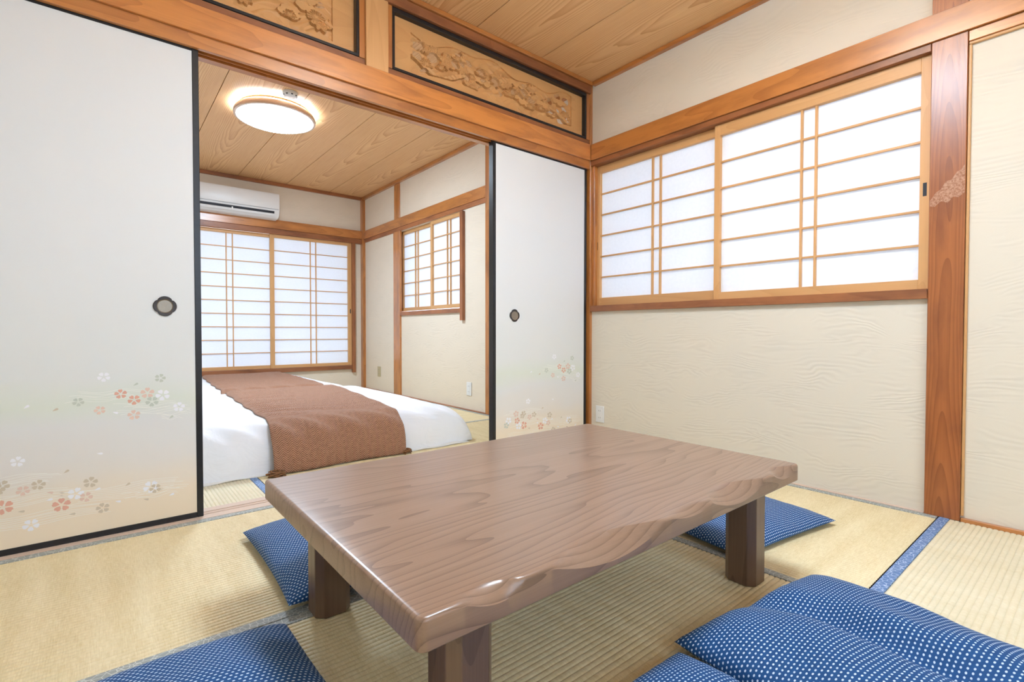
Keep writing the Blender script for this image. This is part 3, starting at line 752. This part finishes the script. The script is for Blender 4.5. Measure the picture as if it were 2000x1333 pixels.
extr('air_outlet', [(-0.170, 0.052), (-0.207, 0.070), (-0.2105, 0.068), (-0.204, 0.036), (-0.196, 0.030), (-0.17, 0.03)], AX0+0.055, AX1-0.055, M['vent_dark'], ac, (YB-0.001, 1.928))
extr('flap', [(-0.192, 0.0285), (-0.2075, 0.044), (-0.2105, 0.041), (-0.199, 0.024), (-0.188, 0.019), (-0.184, 0.021)], AX0+0.055, AX1-0.055, M['white_plastic'], ac, (YB-0.001, 1.928))
box('flap_clip', M['white_plastic'], -1.40, -1.388, YB-0.2135, YB-0.195, 1.955, 1.985, ac, 0.001)
extr('seam_line', [(-0.205, 0.0895), (-0.2115, 0.0895), (-0.2115, 0.0915), (-0.205, 0.0915)], AX0+0.012, AX1-0.012, M['grey_plastic'], ac, (YB-0.001, 1.928))

# ------------------------------------------------------------------ wall sockets and switch plate
def plate(name, label, cat, xf, yc, zc, w_, h_, mt, sockets):
    o = empty(name, (xf, yc, zc), label, cat)
    box('plate', mt, xf-0.007, xf-0.0003, yc-w_/2, yc+w_/2, zc-h_/2, zc+h_/2, o, 0.002)
    ins = box('insert', mt, xf-0.0085, xf-0.0068, yc-w_*0.22, yc+w_*0.22, zc-h_*0.36, zc+h_*0.36, o, 0.0006)
    for q in sockets:
        for s_ in (-1, 1):
            box('slot', M['socket'], xf-0.0089, xf-0.0083, yc+s_*0.0063-0.0011, yc+s_*0.0063+0.0011, zc+q-0.0045, zc+q+0.0045, ins, 0)
    return o
plate('wall_socket', 'white double wall socket low on the right wall near the corner', 'socket', XW, -0.062, 0.173, 0.066, 0.106, M['white_plastic'], (0.022, -0.022))
plate('wall_socket', 'white wall socket low on the bedroom side wall, beside the slim post', 'socket', XB, 1.505, 0.19, 0.075, 0.12, M['white_plastic'], (0.024, -0.024))
plate('wall_socket', 'beige wall plate on the bedroom wall between corner post and slim post', 'socket', XB, 3.375, 0.228, 0.08, 0.12, M['beige_plastic'], (0.024, -0.024))

# ------------------------------------------------------------------ low table
tb = empty('low_table', (-1.52, -1.205, 0), 'long low brown wooden table with a carved wavy front edge', 'table')
TX0, TX1, TY0, TY1, TZ, TT = -2.132, -0.915, -1.602, -0.800, 0.331, 0.048
fac = [(-2.075, -1.955, 0.020, 0.016), (-1.905, -1.585, 0.034, 0.030), (-1.57, -1.40, 0.014, 0.012), (-1.42, -1.14, 0.036, 0.030), (-1.10, -0.95, 0.022, 0.020)]
def inset(x):
    i = d = 0.0
    for a, b, q, e in fac:
        if a < x < b:
            s_ = math.sin(PI*(x-a)/(b-a)); i = max(i, q*s_**1.2); d = max(d, e*math.sin(PI*min(1, max(0, (x-a-0.02)/(b-a))))**0.9)
    return i, d
def rr_outline(ins, N=8, R=0.015):
    """rounded-rectangle outline of the top, inset by ins; points counter-clockwise from the front left"""
    x0, x1, y0, y1 = TX0+ins, TX1-ins, TY0+ins, TY1-ins; R = max(0.005, R-ins); pts = []
    for i in range(N+1): a = PI+PI/2*i/N; pts.append((x0+R+R*math.cos(a), y0+R+R*math.sin(a), 'c'))
    for i in range(1, 120): pts.append((x0+R+(x1-x0-2*R)*i/120, y0, 'f'))
    for i in range(N+1): a = 1.5*PI+PI/2*i/N; pts.append((x1-R+R*math.cos(a), y0+R+R*math.sin(a), 'c'))
    for i in range(1, 30): pts.append((x1, y0+R+(y1-y0-2*R)*i/30, 's'))
    for i in range(N+1): a = PI/2*i/N; pts.append((x1-R+R*math.cos(a), y1-R+R*math.sin(a), 'c'))
    for i in range(1, 40): pts.append((x1-R-(x1-x0-2*R)*i/40, y1, 'b'))
    for i in range(N+1): a = PI/2+PI/2*i/N; pts.append((x0+R+R*math.cos(a), y1-R+R*math.sin(a), 'c'))
    for i in range(1, 30): pts.append((x0, y1-R-(y1-y0-2*R)*i/30, 's'))
    return pts
bm = bmesh.new()
O0 = rr_outline(0.0)
c = Vector((-1.52, -1.205, TZ-TT/2))
def ringv(f_):
    return [bm.verts.new(Vector(f_(i, p))-c) for i, p in enumerate(O0)]
def rad(i, p, ins):
    q = O_c[ins][i]; return q[0], q[1]
O_c = {k: rr_outline(k) for k in (0.0, 0.001, 0.003, 0.006, 0.010, 0.03)}
def lay(ins, dz, kind):
    def f_(i, p):
        x, y = O_c[ins][i][:2]; z = TZ-dz
        if p[2] == 'f':
            a, d = inset(p[0])
            if kind == 'top': y += a
            elif kind == 'r1': y += a*0.80; z -= d*0.18
            elif kind == 'mid': y += a*0.30; z -= d*0.72
            elif kind == 'low': y += 0.0; z -= d*1.0
        return (x, y, z)
    return f_
R = [ringv(lay(0.03, 0.0, 'top')), ringv(lay(0.010, 0.0, 'top')), ringv(lay(0.006, 0.0004, 'top')), ringv(lay(0.003, 0.0015, 'r1')), ringv(lay(0.001, 0.0035, 'mid')), ringv(lay(0.0, 0.0065, 'low')),
     ringv(lambda i, p: (O_c[0.0][i][0], O_c[0.0][i][1], TZ-TT+0.003)), ringv(lambda i, p: (O_c[0.003][i][0], O_c[0.003][i][1], TZ-TT))]
n = len(O0)
for a, b in zip(R[:-1], R[1:]):
    for i in range(n): bm.faces.new((a[i], b[i], b[(i+1) % n], a[(i+1) % n]))
bm.faces.new(R[0]); bm.faces.new(R[-1][::-1])
bmesh.ops.recalc_face_normals(bm, faces=bm.faces)
top = finish(bm, 'tabletop', M['table'], tb, c, True); top.data.set_sharp_from_angle(angle=0.5)
for lx in (-2.005, -1.035):
    for ly in (-1.505, -0.905):
        bm = bmesh.new(); h = 0.044; ch = 0.018
        sgx = 1
        pr_ = [(-h+ch, -h), (h-ch, -h), (h, -h+ch), (h, h-ch), (h-ch, h), (-h+ch, h), (-h, h-ch), (-h, -h+ch)]
        a = [bm.verts.new((p, q, 0.0)) for p, q in pr_]; b = [bm.verts.new((p, q, TZ-TT-0.0005)) for p, q in pr_]
        bm.faces.new(a[::-1]); bm.faces.new(b)
        for i in range(8): bm.faces.new((a[i], a[(i+1) % 8], b[(i+1) % 8], b[i]))
        bmesh.ops.bevel(bm, geom=list(bm.edges), offset=0.0015, segments=1, affect='EDGES')
        finish(bm, 'leg', M['tleg'], tb, (lx, ly, 0.0012))

# ------------------------------------------------------------------ floor cushions
def cushion(cx, cy, z0, ang, sx, sy, thick, seed, label, dip=None, tilt=0.0, group=None, base=None):
    n = 100
    a = np.sin(np.linspace(-PI/2, PI/2, n)); a = 0.35*a+0.65*np.linspace(-1, 1, n)
    A, B = np.meshgrid(a, a, indexing='ij')
    rng = np.random.RandomState(seed)
    e = np.clip((1-np.abs(A)**2.6), 0, 1)*np.clip((1-np.abs(B)**2.6), 0, 1)
    prof_ = e**0.42
    # sides pull in between the corners
    pin = 0.035
    X = sx/2*A*(1-pin*(1-B**2)*np.abs(A)**3); Y = sy/2*B*(1-pin*(1-A**2)*np.abs(B)**3)
    w_ = np.zeros_like(A)
    for k in range(9):
        fx, fy, ph = rng.uniform(-9, 9), rng.uniform(-9, 9), rng.uniform(0, 6.28)
        w_ += np.sin(fx*A+fy*B+ph)
    w_ /= 9
    pe = np.sin(A*34+seed)*np.abs(B)**6*0.3 + np.sin(B*31+seed*2)*np.abs(A)**6*0.3
    top_ = thick*(prof_*(1+0.20*w_)) + 0.004*pe*(e > 0.001)*e**0.3
    if dip is not None:
        for (da, db, dang, dl, dw, dd) in dip:
            u = (A-da)*math.cos(dang)+(B-db)*math.sin(dang); v = -(A-da)*math.sin(dang)+(B-db)*math.cos(dang)
            v = v + 0.07*np.sin(u*4)
            top_ -= dd*np.exp(-(v/dw)**2)*np.exp(-(u/dl)**4)
    top_ = np.maximum(top_, 0.0)
    seam = 0.35
    lowz = -thick*seam*prof_**0.8
    Zs = thick*seam
    Zt = Zs*1.0+top_*(1-seam)/1.0
    lift = 0.55*thick*seam*0
    Zseam = 0.30*thick*np.ones_like(A)
    Zt = Zseam+top_*0.78
    Zb = Zseam*(1-np.clip(prof_*1.6, 0, 1))+0.001
    P1 = np.stack([X, Y, Zt], -1); P2 = np.stack([X, Y, Zb], -1)[::-1]
    def arc(C_, ax_):
        d_ = np.sqrt(np.diff(C_, axis=ax_)**2+np.diff(Zt, axis=ax_)**2)
        z_ = np.zeros((1, n)) if ax_ == 0 else np.zeros((n, 1))
        s_ = np.concatenate([z_, np.cumsum(d_, ax_)], ax_)
        return s_-(s_[n//2:n//2+1] if ax_ == 0 else s_[:, n//2:n//2+1])
    U = np.stack([arc(X, 0)+1.0, arc(Y, 1)+1.0], -1)
    me1 = grid_mesh('cushion_top', P1, U); 
    n1 = n*n
    idx = np.arange(n*n).reshape(n, n)
    f1 = np.stack([idx[:-1, :-1], idx[1:, :-1], idx[1:, 1:], idx[:-1, 1:]], -1).reshape(-1, 4)
    f2 = f1[:, ::-1]+n1
    V = np.concatenate([P1.reshape(-1, 3), np.stack([X, Y, Zb], -1).reshape(-1, 3)])
    if base is not None:
        zz = base(V[:, 0], V[:, 1]); V[:, 2] += zz
    me = bpy.data.meshes.new('floor_cushion'); me.from_pydata(V.tolist(), [], np.concatenate([f1, f2]).tolist())
    lay_ = me.uv_layers.new(name='UV'); UU = np.concatenate([U.reshape(-1, 2)]*2)
    li = np.empty(len(me.loops), dtype=np.int32); me.loops.foreach_get('vertex_index', li)
    lay_.data.foreach_set('uv', UU[li].reshape(-1).astype(np.float32))
    bmq = bmesh.new(); bmq.from_mesh(me); bmesh.ops.remove_doubles(bmq, verts=bmq.verts, dist=0.0003); bmq.to_mesh(me); bmq.free()
    bpy.data.meshes.remove(me1)
    o = link('floor_cushion', me, M['cushion'], None, (cx, cy, z0), True)
    o.rotation_euler = (0, 0, ang)
    return tag(o, label, 'cushion', group)
H_ = 'x'
cushion(-1.805, -0.595, 0.0015, math.radians(-1), 0.57, 0.575, 0.078, 1, 'blue dotted floor cushion behind the left end of the table, by its rear left leg')
cushion(-0.630, -1.215, 0.0015, math.radians(-8), 0.56, 0.56, 0.055, 2, 'blue dotted floor cushion at the right end of the table, by the right wall')
cushion(-2.400, -1.260, 0.0015, math.radians(2), 0.57, 0.57, 0.10, 3, 'blue dotted floor cushion at the bottom left, cut by the picture edge')
cushion(-1.255, -1.905, 0.0015, math.radians(-8), 0.56, 0.60, 0.098, 4, 'puffy blue dotted floor cushion at the bottom right with a deep crease',
        dip=[(0.05, 0.15, math.radians(-75), 0.75, 0.16, 0.055)])
cushion(-1.795, -1.862, 0.0015, math.radians(-2), 0.55, 0.56, 0.085, 5, 'blue dotted floor cushion at the bottom edge, left of the puffy creased one')

# ------------------------------------------------------------------ beds
def height(d, r, p=2.6):
    q = np.clip(d/r, 0, 1)
    return (1-(1-q)**p)**(1/p)
def bed(x0, x1, y0, y1, zt, seed, label, r=(0.19, 0.17), spread=0.0):
    b = empty('bed', ((x0+x1)/2, (y0+y1)/2, 0), label, 'bed')
    boxes('mattress', M['sheet'], [(x0+0.10, x1-0.13, y0+0.09, y1-0.09, 0.0015, 0.14)], b, 0.03)
    rng = np.random.RandomState(seed)
    n, mm = 170, 150
    def spaced(a0, a1, n_, r_):
        t_ = np.linspace(0, 1, n_); s_ = 0.5-0.5*np.cos(PI*t_); s_ = 0.55*s_+0.45*t_
        return a0+(a1-a0)*s_
    xs, ys = spaced(x0, x1, n, r), spaced(y0, y1, mm, r)
    X, Y = np.meshgrid(xs, ys, indexing='ij')
    Z = bedz(X, Y, x0, x1, y0, y1, zt, r, seed)
    P = np.stack([X, Y, Z], -1); c_ = np.array([(x0+x1)/2, (y0+y1)/2, 0.0])
    # wavy hem
    e = np.minimum(np.minimum(X-x0, x1-X), np.minimum(Y-y0, y1-Y)); hem = np.exp(-(e/0.03)**2)
    P[..., 0] += hem*0.012*np.sin(Y*17+seed); P[..., 1] += hem*0.010*np.sin(X*13+seed)
    me = grid_mesh('duvet', P-c_)
    link('duvet', me, M['linen'], b, c_, True)
    # sheet lying out from under the duvet on the front edge
    bm = bmesh.new(); N = 60
    va = []
    for i in range(N):
        xx = x0+0.02+(x1-x0-0.06)*i/(N-1)
        va.append([bm.verts.new((xx-c_[0], y0-0.028+0.008*math.sin(xx*9)-c_[1], 0.004+0.002*math.sin(xx*31))), bm.verts.new((xx-c_[0], y0+0.05-c_[1], 0.010+0.003*math.sin(xx*23)))])
    for i in range(N-1): bm.faces.new((va[i][0], va[i+1][0], va[i+1][1], va[i][1]))
    r_ = bmesh.ops.extrude_face_region(bm, geom=list(bm.faces))
    for v in [g for g in r_['geom'] if isinstance(g, bmesh.types.BMVert)]: v.co.z -= 0.0022
    bmesh.ops.recalc_face_normals(bm, faces=bm.faces)
    finish(bm, 'sheet_hem', M['sheet'], b, c_, True)
    return b
def bedz(X, Y, x0, x1, y0, y1, zt, r, seed):
    hx = height(X-x0, 0.25)*height(x1-X, r[0]+0.10*np.clip((1.2-Y)/0.8, 0, 1) if seed == 11 else r[0]); hy = height(Y-y0, r[1])*height(y1-Y, 0.10)
    h = hx*hy
    rng = np.random.RandomState(seed); wv = 0
    for k in range(10):
        fx, fy, ph = rng.uniform(-5, 5), rng.uniform(-5, 5), rng.uniform(0, 6.28)
        wv = wv+np.sin(fx*X+fy*Y+ph)
    wv = wv/10
    side = np.clip(1-h, 0, 1)*h*4
    # diagonal pull folds near the front hem and the foot corner
    fold = np.sin((X*1.0+Y*1.6)*34+2*np.sin(X*3.1))*np.exp(-((Y-y0-0.05)/0.07)**2)*0.009
    cr = np.exp(-(((X-x1)/0.35)**2+((Y-y0)/0.35)**2))
    fold = fold+0.010*cr*np.sin(np.arctan2(Y-y0-0.45, X-x1+0.5)*16)
    hem_ = np.clip(h*6, 0, 1)
    return 0.004+zt*h+0.010*wv*h+fold*hem_
BX0, BX1 = -2.80, -0.60
B1 = (BX0, BX1, 0.475, 2.085, 0.238, (0.26, 0.17), 11)
B2 = (BX0, -0.68, 2.112, 3.76, 0.236, (0.28, 0.12), 12)
bed(BX0, BX1, 0.475, 2.085, 0.238, 11, 'low white bed nearer the sliding doors with white duvet', (0.26, 0.17))
bed(BX0, -0.68, 2.112, 3.76, 0.236, 12, 'low white bed under the far window with white duvet', (0.28, 0.12))

def runner(bp, xl, xr, y0, y1, seed, label, hang=True):
    bx0, bx1, by0, by1, zt, r, sd_ = bp
    n, mm = 90, 200
    t_ = np.linspace(0, 1, mm)
    ys = y0+(y1-y0)*(0.35*t_**4+0.65*t_**1.8) if hang else y0+(y1-y0)*t_
    A, Y = np.meshgrid(np.linspace(0, 1, n), ys, indexing='ij')
    L_ = xl(Y)+0.006*np.sin(Y*19+seed); R_ = xr(Y)+0.006*np.sin(Y*15+seed)
    X = L_+(R_-L_)*A
    Z = bedz(X, np.maximum(Y, by0+1e-7), bx0, bx1, by0, by1, zt, r, sd_)
    wr_ = 0.0045*np.sin(Y*95+4*np.sin(X*5)+3*np.sin(Y*9))*(0.6+0.4*np.sin(X*7+seed)) + 0.003*np.sin(Y*150+X*12+2*np.sin(X*9))
    ed = np.clip(np.minimum(A, 1-A)/0.04, 0, 1)
    Z = Z+0.003+0.009*ed+wr_*ed*np.clip((Y-by0-0.10)*8, 0, 1)
    P = np.stack([X, Y, Z], -1)
    if hang:
        # the front drop: follow the duvet face outwards
        e = np.clip((0.24-(Y-by0))/0.24, 0, 1)
        P[..., 1] -= 0.034*e**0.6
        P[..., 1] -= 0.010*e*(1+np.sin(X*11+1.0))*e
        P[..., 2] = np.maximum(P[..., 2]-0.012*e**3, 0.006)
    # arc length along the runner for the weave
    d = np.sqrt((np.diff(P, axis=1)**2).sum(-1)); s_ = np.concatenate([np.zeros((n, 1)), np.cumsum(d, 1)], 1)
    uv = np.stack([X-X.min(), s_], -1)
    c_ = np.array([float(X.mean()), float(Y.mean()), 0.0])
    me = grid_mesh('throw', P-c_, uv)
    o = link('bed_throw', me, M['knit'], None, c_, True)
    tag(o, label, 'blanket')
    sm = o.modifiers.new('thickness', 'SOLIDIFY'); sm.thickness = 0.006; sm.offset = 1
    return o
rA = runner(B1, lambda Y: -1.80+0.055*(Y-0.5)/1.6, lambda Y: -1.105+0.185*(Y-0.5)/1.6, 0.475, 2.075, 1, 'brown herringbone throw across the nearer bed, hanging down its front')
rB = runner(B2, lambda Y: -1.745+0.07*(Y-2.1)/1.6, lambda Y: -0.965+0.05*(Y-2.1)/1.6, 2.15, 3.70, 2, 'brown herringbone throw across the bed under the far window', hang=False)

def tassel(cx, cy, seed, nn, R_):
    rng = random.Random(seed)
    cu = bpy.data.curves.new('tassel', 'CURVE'); cu.dimensions = '3D'; cu.bevel_depth = 0.0032; cu.bevel_resolution = 1; cu.resolution_u = 6
    for k in range(nn):
        sp = cu.splines.new('POLY'); M_ = 14; sp.points.add(M_-1)
        a = rng.uniform(0, 6.28); r0 = rng.uniform(0.3, 1)*R_; ox, oy = rng.uniform(-.4, .4)*R_, rng.uniform(-.4, .4)*R_
        zb = rng.uniform(0.006, 0.026)
        for i in range(M_):
            t_ = i/(M_-1); q = a+t_*4.2
            sp.points[i].co = (ox+r0*math.cos(q)*1.2, oy+r0*math.sin(q)*0.55, zb+0.006*math.sin(t_*6+k), 1)
    ob = bpy.data.objects.new('tmp', cu); COL.objects.link(ob)
    dg = bpy.context.evaluated_depsgraph_get(); me = bpy.data.meshes.new_from_object(ob.evaluated_get(dg))
    bpy.data.objects.remove(ob)
    o = link('tassel', me, M['tassel'], rA, (cx, cy, 0.0), True); o['kind'] = 'stuff'
    return o
tassel(-1.800, 0.405, 1, 22, 0.034)
tassel(-1.095, 0.412, 2, 12, 0.022)
